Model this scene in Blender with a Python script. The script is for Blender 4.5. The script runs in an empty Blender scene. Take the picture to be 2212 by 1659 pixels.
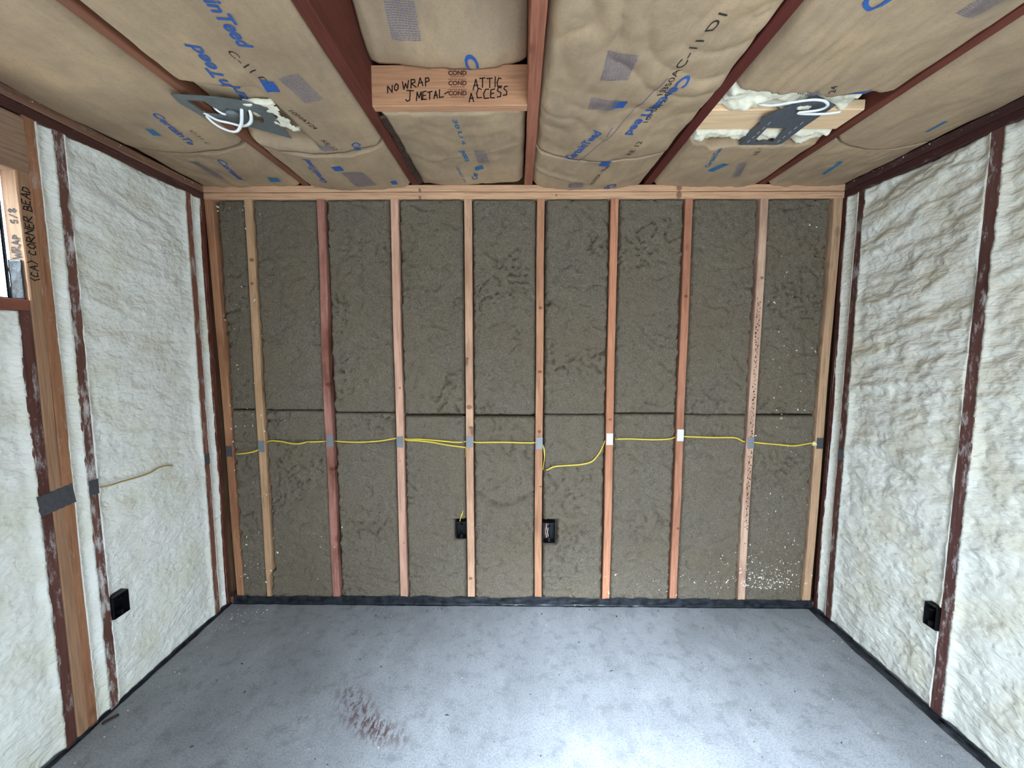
import bpy, bmesh, math
import numpy as np
from mathutils import Matrix, Vector

# ------------------------------------------------------------------ camera, world, light, exposure
C = bpy.context.scene.collection
SC = bpy.context.scene
F_PX = 872.44
CAM = (-0.1355, -2.3041, 1.5603); PITCH, YAW, ROLL = -0.0943, -0.0104, 0.0013
XL, XR, H = -1.868, 1.649, 2.44
YF = -2.62                                   # front wall (behind the camera) with the doorway

def cam_matrix():
    cp, sp = math.cos(PITCH), math.sin(PITCH); cy, sy = math.cos(YAW), math.sin(YAW)
    f = Vector((sy*cp, cy*cp, sp)); rt = Vector((cy, -sy, 0)); up = rt.cross(f)
    c, s = math.cos(ROLL), math.sin(ROLL)
    R, U = c*rt+s*up, -s*rt+c*up
    m = Matrix((( R.x, U.x, -f.x, CAM[0]), (R.y, U.y, -f.y, CAM[1]), (R.z, U.z, -f.z, CAM[2]), (0, 0, 0, 1)))
    return m
cd = bpy.data.cameras.new('camera'); cam = bpy.data.objects.new('camera', cd); C.objects.link(cam)
cam.matrix_world = cam_matrix(); cd.sensor_width = 36; cd.sensor_fit = 'HORIZONTAL'
cd.lens = F_PX/2212*36; cd.clip_start = .02
SC.camera = cam

DOOR = (-.28, 1.02, 0.0, 2.10)                # doorway behind the photographer: x0 x1 z0 z1
WIN = (-1.86, -.863, 1.72, 2.165)            # window in the left wall: y0 y1 z0 z1
world = bpy.data.worlds.new('sky'); SC.world = world; world.use_nodes = True
wn = world.node_tree; wn.nodes.clear()
wo = wn.nodes.new('ShaderNodeOutputWorld'); wb = wn.nodes.new('ShaderNodeBackground')
tc = wn.nodes.new('ShaderNodeTexCoord'); sx = wn.nodes.new('ShaderNodeSeparateXYZ'); cr = wn.nodes.new('ShaderNodeValToRGB')
cr.color_ramp.elements[0].position = .54; cr.color_ramp.elements[0].color = (.20, .20, .19, 1)
cr.color_ramp.elements[1].position = .70; cr.color_ramp.elements[1].color = (.70, .85, 1, 1)
mr = wn.nodes.new('ShaderNodeMapRange'); mr.inputs[1].default_value = -1
wn.links.new(tc.outputs['Generated'], sx.inputs[0]); wn.links.new(sx.outputs[2], mr.inputs[0])
wn.links.new(mr.outputs[0], cr.inputs[0]); wn.links.new(cr.outputs[0], wb.inputs[0]); wn.links.new(wb.outputs[0], wo.inputs[0])
wb.inputs[1].default_value = 12.0

def portal(name, loc, rot, sx_, sy_):
    l = bpy.data.lights.new(name, 'AREA'); l.shape = 'RECTANGLE'; l.size = sx_; l.size_y = sy_
    l.cycles.is_portal = True
    o = bpy.data.objects.new(name, l); o.location = loc; o.rotation_euler = rot; C.objects.link(o)
portal('doorway_daylight', ((DOOR[0]+DOOR[1])/2, YF-.12, (DOOR[2]+DOOR[3])/2), (math.pi/2, 0, 0), DOOR[1]-DOOR[0], DOOR[3]-DOOR[2])
sl = bpy.data.lights.new('added_patch_sun', 'SUN'); sl.energy = 15.0; sl.angle = math.radians(34); sl.color = (.72, .86, 1)  # added soft sun lamp that brightens the floor patch inside the doorway
so = bpy.data.objects.new('added_patch_sun', sl); so.rotation_euler = (math.radians(90-48), 0, math.radians(4)); C.objects.link(so)
portal('window_daylight', (XL-.12, (WIN[0]+WIN[1])/2, (WIN[2]+WIN[3])/2), (0, -math.pi/2, 0), WIN[3]-WIN[2], WIN[1]-WIN[0])
SC.view_settings.view_transform = 'Standard'; SC.view_settings.look = 'None'
SC.view_settings.gamma = 1; SC.view_settings.use_curve_mapping = False
SC.view_settings.exposure = 1.05
try:
    SC.cycles.max_bounces = 10; SC.cycles.diffuse_bounces = 6
except Exception: pass

# ------------------------------------------------------------------ noise
class Noise:
    def __init__(s, seed):
        r = np.random.RandomState(seed); s.p = np.tile(r.permutation(256), 3)
        a = r.rand(256)*2*np.pi; s.g = np.stack([np.cos(a), np.sin(a)], -1)
    def n(s, x, y):
        x = np.asarray(x, float); y = np.asarray(y, float)
        xi = np.floor(x).astype(int); yi = np.floor(y).astype(int); xf = x-xi; yf = y-yi
        def g(i, j):
            h = s.p[s.p[(xi+i) & 255]+((yi+j) & 255)]
            return s.g[h, 0]*(xf-i)+s.g[h, 1]*(yf-j)
        u = xf*xf*xf*(xf*(xf*6-15)+10); v = yf*yf*yf*(yf*(yf*6-15)+10)
        return ((g(0, 0)*(1-u)+g(1, 0)*u)*(1-v)+(g(0, 1)*(1-u)+g(1, 1)*u)*v)*1.5
    def fbm(s, x, y, o=4):
        t = 0; a = 1.; k = 1.
        for i in range(o):
            t = t+a*s.n(x*k+17*i, y*k+31*i); a *= .5; k *= 2.03
        return t
    def ridge(s, x, y, o=3):
        t = 0; a = 1.; k = 1.
        for i in range(o):
            t = t+a*(1-2*np.abs(s.n(x*k+11*i, y*k+5*i))); a *= .5; k *= 2.1
        return t

# ------------------------------------------------------------------ materials
def rgb(r, g, b):
    f = lambda c: (c/255/12.92) if c/255 <= .04045 else ((c/255+.055)/1.055)**2.4
    return (f(r), f(g), f(b), 1)
def newmat(name):
    m = bpy.data.materials.new(name); m.use_nodes = True; nt = m.node_tree; nt.nodes.clear()
    o = nt.nodes.new('ShaderNodeOutputMaterial'); b = nt.nodes.new('ShaderNodeBsdfPrincipled')
    nt.links.new(b.outputs[0], o.inputs[0]); b.inputs['Specular IOR Level'].default_value = .3
    return m, nt, b
def N(nt, t, **k):
    n = nt.nodes.new(t)
    for a, v in k.items():
        if a.startswith('i_'):
            n.inputs[a[2:].replace('_', ' ')].default_value = v
        else: setattr(n, a, v)
    return n
def coords(nt, scale=(1, 1, 1), rnd=False, which='Object', rot=(0, 0, 0)):
    t = N(nt, 'ShaderNodeTexCoord'); mp = N(nt, 'ShaderNodeMapping'); mp.inputs['Scale'].default_value = scale
    mp.inputs['Rotation'].default_value = rot
    if rnd:
        oi = N(nt, 'ShaderNodeObjectInfo'); mm = N(nt, 'ShaderNodeMath', operation='MULTIPLY'); mm.inputs[1].default_value = 37
        nt.links.new(oi.outputs['Random'], mm.inputs[0])
        ad = N(nt, 'ShaderNodeVectorMath', operation='ADD')
        nt.links.new(t.outputs[which], ad.inputs[0]); nt.links.new(mm.outputs[0], ad.inputs[1]); nt.links.new(ad.outputs[0], mp.inputs[0])
    else: nt.links.new(t.outputs[which], mp.inputs[0])
    return mp.outputs[0]
def noise(nt, vec, scale, detail=3, rough=.55, dist=0):
    n = N(nt, 'ShaderNodeTexNoise'); n.inputs['Scale'].default_value = scale; n.inputs['Detail'].default_value = detail
    n.inputs['Roughness'].default_value = rough; n.inputs['Distortion'].default_value = dist
    nt.links.new(vec, n.inputs['Vector']); return n.outputs[0]
def ramp(nt, fac, stops):
    r = N(nt, 'ShaderNodeValToRGB'); e = r.color_ramp.elements
    while len(e) < len(stops): e.new(.5)
    for el, (p, c) in zip(e, stops): el.position = p; el.color = c if len(c) == 4 else (*c, 1)
    nt.links.new(fac, r.inputs[0]); return r.outputs[0]
def mix(nt, fac, a, b, mode='MIX'):
    m = N(nt, 'ShaderNodeMix', data_type='RGBA', blend_type=mode)
    for s, i in ((fac, 0), (a, 6), (b, 7)):
        if hasattr(s, 'links'): nt.links.new(s, m.inputs[i])
        else: m.inputs[i].default_value = s
    return m.outputs[2]
def bump(nt, b, h, strength, dist, prev=None):
    n = N(nt, 'ShaderNodeBump'); n.inputs['Strength'].default_value = strength; n.inputs['Distance'].default_value = dist
    nt.links.new(h, n.inputs['Height'])
    if prev: nt.links.new(prev, n.inputs['Normal'])
    nt.links.new(n.outputs[0], b.inputs['Normal']); return n.outputs[0]
W0, W1 = (0, 0, 0, 1), (1, 1, 1, 1)
def dk(c, k): return (c[0]*k, c[1]*k, c[2]*k, 1)

_wood = {}
def wood(c, key='', mottle=.25, knots=.5, smear=0., grain=.35, kl=()):
    k = (c, key, mottle, knots, smear, grain)
    if k in _wood: return _wood[k]
    m, nt, b = newmat('lumber_'+str(len(_wood))); base = rgb(*c)
    v = coords(nt, (1, 1, .045), rnd=True)
    g = noise(nt, v, 110, 4, .6, .6)
    col = ramp(nt, g, [(.3, dk(base, 1-grain)), (.52, base), (.75, dk(base, 1+grain*.45))])
    v2 = coords(nt, (1, 1, .35), rnd=True)
    bl = noise(nt, v2, 9, 4, .6)
    f = ramp(nt, bl, [(.42, W0), (.66, W1)])
    mm = N(nt, 'ShaderNodeMath', operation='MULTIPLY'); mm.inputs[1].default_value = mottle; nt.links.new(f, mm.inputs[0])
    col = mix(nt, mm.outputs[0], col, (base[0]*.42, base[1]*.30, base[2]*.26, 1))
    if knots:
        vo = N(nt, 'ShaderNodeTexVoronoi', feature='F1'); vo.inputs['Scale'].default_value = 5.5
        nt.links.new(coords(nt, (1, 1, .55), rnd=True), vo.inputs['Vector'])
        kf = ramp(nt, vo.outputs['Distance'], [(.05, W1), (.105, W0)])
        mk = N(nt, 'ShaderNodeMath', operation='MULTIPLY'); mk.inputs[1].default_value = knots; nt.links.new(kf, mk.inputs[0])
        col = mix(nt, mk.outputs[0], col, dk(base, .22))
    for (kx, kz, kr) in kl:
        mp = N(nt, 'ShaderNodeMapping', vector_type='TEXTURE'); mp.inputs['Location'].default_value = (kx, .0, kz); mp.inputs['Scale'].default_value = (kr, kr*3, kr*.8)
        t_ = N(nt, 'ShaderNodeTexCoord'); nt.links.new(t_.outputs['Object'], mp.inputs[0])
        ln = N(nt, 'ShaderNodeVectorMath', operation='LENGTH'); nt.links.new(mp.outputs[0], ln.inputs[0])
        rr_ = ramp(nt, ln.outputs['Value'], [(.0, (.9,)*3+(1,)), (.45, (.6,)*3+(1,)), (.6, (.85,)*3+(1,)), (1, W0)])
        col = mix(nt, rr_, col, (base[0]*.22, base[1]*.14, base[2]*.12, 1))
    if smear:
        s = noise(nt, coords(nt, (1, 1, .3), rnd=True), 28, 6, .75)
        sf = ramp(nt, s, [(.60-.12*smear, W0), (.74-.12*smear, (min(1, smear),)*3+(1,))])
        col = mix(nt, sf, col, rgb(205, 200, 198))
    nt.links.new(col, b.inputs['Base Color']); b.inputs['Roughness'].default_value = .75
    bump(nt, b, g, .25, .002); _wood[k] = m; return m

def simple(name, c, rough=.6, metal=0., var=0., scale=30, bmp=0.):
    m, nt, b = newmat(name); base = rgb(*c)
    if var:
        n = noise(nt, coords(nt), scale, 4, .6)
        nt.links.new(ramp(nt, n, [(.3, dk(base, 1-var)), (.7, dk(base, 1+var))]), b.inputs['Base Color'])
        if bmp: bump(nt, b, n, bmp, .003)
    else: b.inputs['Base Color'].default_value = base
    b.inputs['Roughness'].default_value = rough; b.inputs['Metallic'].default_value = metal
    return m

def foam_mat(name, c, deep, stretch):
    m, nt, b = newmat(name)
    v = coords(nt, (1, 1, 1)); n1 = noise(nt, v, 5, 4, .6)
    col = ramp(nt, n1, [(.35, rgb(*deep)), (.55, rgb(*c)), (.8, rgb(min(255, c[0]+6), min(255, c[1]+6), min(255, c[2]+8)))])
    nt.links.new(col, b.inputs['Base Color']); b.inputs['Roughness'].default_value = .55
    b.inputs['Specular IOR Level'].default_value = .35
    v2 = coords(nt, stretch)
    n2 = noise(nt, v2, 34, 3, .5, .25); p = bump(nt, b, n2, .6, .016)
    vo = N(nt, 'ShaderNodeTexVoronoi', feature='SMOOTH_F1'); vo.inputs['Scale'].default_value = 70
    nt.links.new(v2, vo.inputs['Vector'])
    bump(nt, b, vo.outputs['Distance'], .22, -.007, p)
    return m
def wool_mat(name, c):
    m, nt, b = newmat(name); base = rgb(*c)
    v = coords(nt, rnd=True)
    big = noise(nt, v, 3.5, 3); fine = noise(nt, v, 190, 5, .75, 1.2); mid = noise(nt, v, 26, 5, .7, .8)
    col = ramp(nt, fine, [(.32, dk(base, .42)), (.5, base), (.68, dk(base, 1.9))])
    col = mix(nt, ramp(nt, big, [(.35, (0, 0, 0, 1)), (.65, (.35,)*3+(1,))]), col, dk((base[0]*1.12, base[1]*1.0, base[2]*.82, 1), 1.0))
    col = mix(nt, ramp(nt, mid, [(.24, (.75,)*3+(1,)), (.40, W0)]), col, dk(base, .42))
    nt.links.new(col, b.inputs['Base Color']); b.inputs['Roughness'].default_value = .95; b.inputs['Specular IOR Level'].default_value = .1
    p = bump(nt, b, mid, .85, .014); bump(nt, b, fine, .8, .005, p)
    return m
def kraft_mat(name, c):
    m, nt, b = newmat(name); base = rgb(*c)
    v = coords(nt, rnd=True); big = noise(nt, v, 4, 5, .65); fine = noise(nt, v, 120, 3, .7)
    st = noise(nt, coords(nt, (1, .12, 1), rnd=True), 30, 4, .65)
    col = ramp(nt, big, [(.3, dk(base, .80)), (.5, base), (.72, (base[0]*1.22, base[1]*1.2, base[2]*1.12, 1))])
    col = mix(nt, ramp(nt, st, [(.50, W0), (.75, (.35,)*3+(1,))]), col, (base[0]*.62, base[1]*.66, base[2]*.72, 1))
    col = mix(nt, ramp(nt, fine, [(.3, (.35,)*3+(1,)), (.5, W0)]), col, dk(base, .6))
    nt.links.new(col, b.inputs['Base Color']); b.inputs['Roughness'].default_value = .62
    p = bump(nt, b, big, .35, .02); bump(nt, b, fine, .15, .002, p)
    return m
def floor_mat():
    m, nt, b = newmat('concrete'); v = coords(nt)
    big = noise(nt, v, 2.2, 5, .6); mid = noise(nt, v, 14, 6, .7); fine = noise(nt, v, 150, 4, .75)
    base = rgb(138, 140, 144)
    col = ramp(nt, big, [(.3, dk(base, .78)), (.55, base), (.75, dk(base, 1.22))])
    col = mix(nt, ramp(nt, mid, [(.3, (.9,)*3+(1,)), (.50, W0)]), col, dk(base, .6))
    col = mix(nt, ramp(nt, noise(nt, coords(nt, (1, .5, 1)), 6, 5, .7), [(.52, W0), (.72, (.5,)*3+(1,))]), col, dk(base, 1.45))
    col = mix(nt, ramp(nt, fine, [(.33, (.8,)*3+(1,)), (.5, W0)]), col, dk(base, .5))
    col = mix(nt, ramp(nt, fine, [(.56, W0), (.76, (.7,)*3+(1,))]), col, dk(base, 1.7))
    # rusty scuffs left by dragged timber: each stain is an ellipse on the slab broken up by noise
    sc = noise(nt, coords(nt, (1, .35, 1), rot=(0, 0, .5)), 55, 4, .7)
    for (x, y, rx, ry, a, amt, th) in [(-.82, -.70, .24, .09, -.75, .85, .48), (-.70, -.80, .20, .07, -.35, .9, .46), (-1.02, -.76, .13, .03, .4, .5, .53),
                               (-.95, -.06, .12, .04, 0, .6, .52), (-.65, -.05, .14, .04, 0, .6, .52), (-.55, -.5, .09, .04, 0, .5, .54),
                               (-.35, -.42, .10, .06, 0, .4, .54), (.42, -.06, .3, .03, 0, .4, .54), (-.98, -.22, .16, .05, 0, .35, .54), (.2, -.5, .3, .2, 0, .25, .58), (-.35, -.33, .06, .02, 0, .4, .5)]:
        mp = N(nt, 'ShaderNodeMapping', vector_type='TEXTURE'); mp.inputs['Location'].default_value = (x, y, 0); mp.inputs['Rotation'].default_value = (0, 0, a)
        mp.inputs['Scale'].default_value = (rx, ry, 1)
        t = N(nt, 'ShaderNodeTexCoord'); nt.links.new(t.outputs['Object'], mp.inputs[0])
        ln = N(nt, 'ShaderNodeVectorMath', operation='LENGTH'); nt.links.new(mp.outputs[0], ln.inputs[0])
        e = ramp(nt, ln.outputs['Value'], [(.15, W1), (1, W0)])
        g = ramp(nt, sc, [(th, W0), (th+.09, W1)])
        mu = N(nt, 'ShaderNodeMath', operation='MULTIPLY'); nt.links.new(e, mu.inputs[0]); nt.links.new(g, mu.inputs[1])
        m2 = N(nt, 'ShaderNodeMath', operation='MULTIPLY'); m2.inputs[1].default_value = amt; nt.links.new(mu.outputs[0], m2.inputs[0])
        col = mix(nt, m2.outputs[0], col, rgb(74, 44, 40))
    nt.links.new(col, b.inputs['Base Color']); b.inputs['Roughness'].default_value = .68
    p = bump(nt, b, mid, .15, .006); bump(nt, b, fine, .3, .002, p)
    return m

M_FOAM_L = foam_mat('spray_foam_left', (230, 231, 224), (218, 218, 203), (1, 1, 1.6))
M_FOAM_R = foam_mat('spray_foam_right_dimmed', (214, 213, 204), (202, 197, 180), (1, .8, 1.6))  # darker than the left foam: this wall's weaker light is in the colour
M_WOOL = wool_mat('mineral_wool', (116, 108, 96))
M_KRAFT = kraft_mat('kraft_paper', (164, 140, 113))
M_FIBRE = simple('glass_fibre', (226, 219, 196), .9, 0, .12, 40, .8)
M_FLOOR = floor_mat()
M_BLACK = simple('black_membrane', (36, 39, 44), .30, 0, .75, 22, 1.0)
M_BOX = simple('black_box_plastic', (16, 16, 18), .45)
M_GALV = simple('galvanised_steel', (112, 116, 116), .5, .35, .12, 60)
M_GALV_D = simple('galvanised_steel_dark', (92, 96, 103), .55, .3, .12, 60)
M_PLATE = simple('nail_plate_steel', (128, 132, 138), .5, .35, .12, 60)
M_PLATE_B = simple('nail_plate_bright', (215, 218, 225), .45, .2, .1, 60)
M_PLATE_D = simple('nail_plate_dull', (84, 84, 88), .6, .3, .2, 60)
M_YEL = simple('yellow_cable_sheath', (214, 190, 70), .45)
M_WHITE = simple('white_cable_sheath', (236, 236, 236), .4)
M_INK = simple('blue_ink', (48, 86, 150), .7)
M_INKF = simple('faded_blue_ink', (112, 106, 122), .8)
M_INKT = simple('teal_ink', (52, 104, 140), .7)
M_INKK = simple('black_jet_ink', (48, 42, 40), .7)
M_MARK = simple('marker_ink', (22, 14, 14), .6)
M_STAMP = simple('stamp_ink', (88, 50, 40), .8)
M_SHEATH = wood((120, 92, 68), 'osb', .5, .2)
M_FLECK = simple('foam_fleck', (226, 222, 210), .7)
M_DARK = simple('dark_cavity_felt', (22, 18, 17), .95)
M_VINYL = simple('black_window_vinyl', (28, 30, 34), .4)
M_SLAB = simple('outdoor_concrete', (150, 150, 148), .8, 0, .1, 4)

# ------------------------------------------------------------------ object helpers
def add(name, me, m, parent=None, loc=(0, 0, 0), mat=None):
    o = bpy.data.objects.new(name, me); C.objects.link(o)
    if m is not None:
        for mm in (m if isinstance(m, (list, tuple)) else [m]): me.materials.append(mm)
    if parent is not None: o.parent = parent
    if mat is not None: o.matrix_local = mat
    else: o.location = loc
    return o
def tag(o, label=None, cat=None, group=None, kind=None):
    if label: o['label'] = label
    if cat: o['category'] = cat
    if group: o['group'] = group
    if kind: o['kind'] = kind
    return o
def struct(o): o['kind'] = 'structure'; return o
def mesh(name, V, Fs, smooth=False):
    me = bpy.data.meshes.new(name); me.from_pydata([tuple(map(float, v)) for v in V], [], Fs); me.update()
    if smooth: me.polygons.foreach_set('use_smooth', [True]*len(me.polygons))
    return me
def boxes(name, lst, bev=0.):
    bm = bmesh.new()
    for (x0, x1, y0, y1, z0, z1) in lst:
        r = bmesh.ops.create_cube(bm, size=1)
        for v in r['verts']:
            v.co = Vector(((x0+x1)/2+v.co.x*(x1-x0), (y0+y1)/2+v.co.y*(y1-y0), (z0+z1)/2+v.co.z*(z1-z0)))
    if bev: bmesh.ops.bevel(bm, geom=bm.edges[:], offset=bev, segments=2, affect='EDGES')
    me = bpy.data.meshes.new(name); bm.to_mesh(me); bm.free(); return me
def cols(x, y, z, loc): return Matrix(((x[0], y[0], z[0], loc[0]), (x[1], y[1], z[1], loc[1]), (x[2], y[2], z[2], loc[2]), (0, 0, 0, 1)))
# lumber: long axis local z from 0 to L, width local x centred, front face y=0, depth to +y
ORI = {'back': ((1, 0, 0), (0, 1, 0), (0, 0, 1)), 'left': ((0, 1, 0), (-1, 0, 0), (0, 0, 1)), 'right': ((0, -1, 0), (1, 0, 0), (0, 0, 1)),
       'joist': ((1, 0, 0), (0, 0, 1), (0, -1, 0)), 'backh': ((0, 0, -1), (0, 1, 0), (1, 0, 0)),
       'lefth': ((0, 0, 1), (-1, 0, 0), (0, -1, 0)), 'righth': ((0, 0, -1), (1, 0, 0), (0, -1, 0))}
def lumber_mesh(name, L, w, d, seed, warp=.003, rough=.0007, bow=0., chip=None, lean=0.):
    nz = Noise(seed); n = max(6, int(L/.02)); c = .003
    prof = [(-w/2+c, 0), (w/2-c, 0), (w/2, c), (w/2, d-c), (w/2-c, d), (-w/2+c, d), (-w/2, d-c), (-w/2, c)]
    Z = np.linspace(0, L, n+1); V = []; P = len(prof)
    for i, z in enumerate(Z):
        sx_ = warp*float(nz.n(z*1.1, .3))*1.6+bow*math.sin(math.pi*z/L)+lean*(z/L)
        for j, (x, y) in enumerate(prof):
            e = rough*float(nz.n(z*22, j*3.7+.5))
            xx = x+math.copysign(e, x); yy = y+e*.4
            if chip and z < chip[0] and x > 0: xx = min(xx, w/2-chip[1]*(1 if z < chip[0]-.03 else (chip[0]-z)/.03)); yy += chip[2]*0
            V.append((xx+sx_, yy, z))
    F_ = [(i*P+j, i*P+(j+1) % P, (i+1)*P+(j+1) % P, (i+1)*P+j) for i in range(n) for j in range(P)]
    F_.append(tuple(range(P))[::-1]); F_.append(tuple(n*P+j for j in range(P)))
    me = mesh(name, V, F_); return me
def lumber(name, ori, loc, L, w, d, m, seed, label=None, cat=None, group=None, parent=None, **k):
    me = lumber_mesh(name, L, w, d, seed, **k); x, y, z = ORI[ori]
    o = add(name, me, m, parent, mat=cols(x, y, z, loc))
    if label: tag(o, label, cat, group)
    return o

def sheet(name, u0, u1, v0, v1, du, hfn, pmap, m, skirt=.04, flip=False, smooth=True, uvfn=None, origin=(0, 0, 0), keep=None, undercut=0.):
    nu = max(3, int((u1-u0)/du)); nv = max(3, int((v1-v0)/du))
    u = np.linspace(u0, u1, nu+1); v = np.linspace(v0, v1, nv+1)
    U, Vv = np.meshgrid(u, v, indexing='ij'); Hh = hfn(U, Vv)
    U2, V2 = (uvfn(U, Vv) if uvfn else (U, Vv))
    Ue = np.pad(U2, 1, mode='edge'); Ve = np.pad(V2, 1, mode='edge'); He = np.pad(Hh, 1, mode='edge')
    Ue[0, :] += undercut; Ue[-1, :] -= undercut; Ve[:, 0] += undercut; Ve[:, -1] -= undercut
    He[0, :] -= skirt; He[-1, :] -= skirt; He[:, 0] -= skirt; He[:, -1] -= skirt
    X, Y, Z = pmap(Ue, Ve, He); a, b = Ue.shape
    P = np.stack([X-origin[0], Y-origin[1], Z-origin[2]], -1).reshape(-1, 3)
    idx = np.arange(a*b).reshape(a, b)
    q = np.stack([idx[:-1, :-1], idx[1:, :-1], idx[1:, 1:], idx[:-1, 1:]], -1).reshape(-1, 4)
    if flip: q = q[:, ::-1]
    if keep is not None:
        ctr = (Ue[:-1, :-1]+Ue[1:, 1:])/2, (Ve[:-1, :-1]+Ve[1:, 1:])/2
        q = q[keep(*ctr).reshape(-1)]
    me = bpy.data.meshes.new(name); me.vertices.add(len(P)); me.vertices.foreach_set('co', P.astype(np.float32).ravel())
    me.loops.add(q.size); me.loops.foreach_set('vertex_index', q.astype(np.int32).ravel())
    me.polygons.add(len(q)); me.polygons.foreach_set('loop_start', np.arange(0, q.size, 4, dtype=np.int32))
    me.update(calc_edges=True)
    if smooth: me.polygons.foreach_set('use_smooth', [True]*len(me.polygons))
    o = add(name, me, m, loc=origin)
    def sample(uu, vv):
        fu = np.clip((np.asarray(uu)-u0)/(u1-u0)*nu, 0, nu-1e-6); fv = np.clip((np.asarray(vv)-v0)/(v1-v0)*nv, 0, nv-1e-6)
        i = fu.astype(int); j = fv.astype(int); a_ = fu-i; b_ = fv-j
        return Hh[i, j]*(1-a_)*(1-b_)+Hh[i+1, j]*a_*(1-b_)+Hh[i, j+1]*(1-a_)*b_+Hh[i+1, j+1]*a_*b_
    return o, sample
def sstep(a, b, x): t = np.clip((x-a)/(b-a), 0, 1); return t*t*(3-2*t)

def tube_mesh(name, pts, r, seg=8, res=6):
    pts = [Vector(p) for p in pts]; P = []
    for i in range(len(pts)-1):
        p0 = pts[max(0, i-1)]; p1 = pts[i]; p2 = pts[i+1]; p3 = pts[min(len(pts)-1, i+2)]
        for k in range(res):
            t = k/res
            P.append(.5*((2*p1)+(-p0+p2)*t+(2*p0-5*p1+4*p2-p3)*t*t+(-p0+3*p1-3*p2+p3)*t**3))
    P.append(pts[-1]); V = []; n = len(P); up = Vector((.13, .2, 1)).normalized()
    rr = r if isinstance(r, (tuple, list)) else (r, r)
    for i, p in enumerate(P):
        t = (P[min(n-1, i+1)]-P[max(0, i-1)]).normalized(); a = t.cross(up)
        if a.length < 1e-3: a = t.cross(Vector((1, 0, 0)))
        a.normalize(); b = a.cross(t)
        for k in range(seg):
            an = 2*math.pi*k/seg; V.append(p+a*math.cos(an)*rr[0]+b*math.sin(an)*rr[1])
    F_ = [(i*seg+k, i*seg+(k+1) % seg, (i+1)*seg+(k+1) % seg, (i+1)*seg+k) for i in range(n-1) for k in range(seg)]
    F_ += [tuple(range(seg))[::-1], tuple((n-1)*seg+k for k in range(seg))]
    return mesh(name, V, F_, True)

def curve_mesh(cu):
    o = bpy.data.objects.new('tmp', cu); C.objects.link(o)
    dg = bpy.context.evaluated_depsgraph_get(); me = bpy.data.meshes.new_from_object(o.evaluated_get(dg))
    bpy.data.objects.remove(o); return me
def plate_mesh(name, outline, holes, th):
    cu = bpy.data.curves.new(name, 'CURVE'); cu.dimensions = '2D'; cu.fill_mode = 'BOTH'; cu.extrude = th/2
    for poly in [outline]+holes:
        s = cu.splines.new('POLY'); s.points.add(len(poly)-1)
        for p, (x, y) in zip(s.points, poly): p.co = (x, y, 0, 1)
        s.use_cyclic_u = True
    me = curve_mesh(cu); me.name = name; return me
def text_bm(txt, size, bold=.0):
    cu = bpy.data.curves.new('t', 'FONT'); cu.body = txt; cu.size = 1; cu.offset = bold; cu.resolution_u = 3; cu.fill_mode = 'FRONT'
    me = curve_mesh(cu); bm = bmesh.new(); bm.from_mesh(me); bpy.data.meshes.remove(me)
    xs = [v.co.x for v in bm.verts] or [0, 1]
    return bm, max(xs)
def layout_text(txt, p0, p1, hgt, bold=.0, shear=0, flipv=False):
    """text laid from p0 to p1 on the ceiling plane (x, y), read from below; returns bmesh whose verts are x,y,0"""
    bm, wd = text_bm(txt, 1, bold*1.9)
    d = np.array(p1)-np.array(p0); L = np.linalg.norm(d); u = d/L
    v = np.array([u[1], -u[0]])                      # letter-up as seen from underneath
    for vt in bm.verts:
        a, b = vt.co.x/wd*L, vt.co.y*hgt/.72+shear
        vt.co = Vector((p0[0]+u[0]*a+v[0]*b, p0[1]+u[1]*a+v[1]*b, 0))
    return bm
def grid_cut(bm, step):
    for ax in (0, 1):
        if not bm.verts: return
        c = [v.co[ax] for v in bm.verts]; k = math.floor(min(c)/step)
        while k*step < max(c):
            co = [0, 0, 0]; no = [0, 0, 0]; co[ax] = k*step; no[ax] = 1
            bmesh.ops.bisect_plane(bm, geom=bm.verts[:]+bm.edges[:]+bm.faces[:], plane_co=co, plane_no=no); k += 1
def rect_bm(p0, p1, hgt, rag=0, seed=0):
    bm = bmesh.new(); d = np.array(p1)-np.array(p0); L = np.linalg.norm(d); u = d/L; v = np.array([u[1], -u[0]])
    q = [(0, 0), (L, 0), (L, hgt), (0, hgt)]
    bm.faces.new([bm.verts.new((p0[0]+u[0]*a+v[0]*b, p0[1]+u[1]*a+v[1]*b, 0)) for a, b in q]); return bm
def prints(parent, items, sample, pmap, origin, off=.0018, clip=None):
    """every printed word or mark on a sheet of facing, draped on its surface; the tiny broken dashes of one block share a mesh"""
    groups = []
    for bm, m in items:
        small = m is M_INKF
        nm = 'fine_print' if small else ('printed_mark' if len(bm.faces) == 1 else 'printed_word')
        if small and groups and groups[-1][0] == 'fine_print' and groups[-1][3] == getattr(m, 'name', ''): groups[-1][2].append(bm)
        else: groups.append([nm, m, [bm], m.name])
    for nm, m, bms, _ in groups:
        V = []; Fs = []
        for bm in bms:
            bmesh.ops.triangulate(bm, faces=bm.faces[:]); grid_cut(bm, .012)
            if clip:
                dead = [f for f in bm.faces if not (clip[0] < f.calc_center_median().x < clip[1] and clip[2] < f.calc_center_median().y < clip[3])]
                bmesh.ops.delete(bm, geom=dead, context='FACES')
            b0 = len(V); bm.verts.index_update()
            co = np.array([v.co[:] for v in bm.verts]).reshape(-1, 3)
            if len(co) and len(bm.faces):
                h = sample(co[:, 0], co[:, 1])+off; X, Y, Z = pmap(co[:, 0], co[:, 1], h)
                V += list(np.stack([X-origin[0], Y-origin[1], Z-origin[2]], -1))
                for f in bm.faces: Fs.append([b0+v.index for v in f.verts])
            bm.free()
        if Fs: add(nm, mesh(nm, V, Fs), m, parent)

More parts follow.
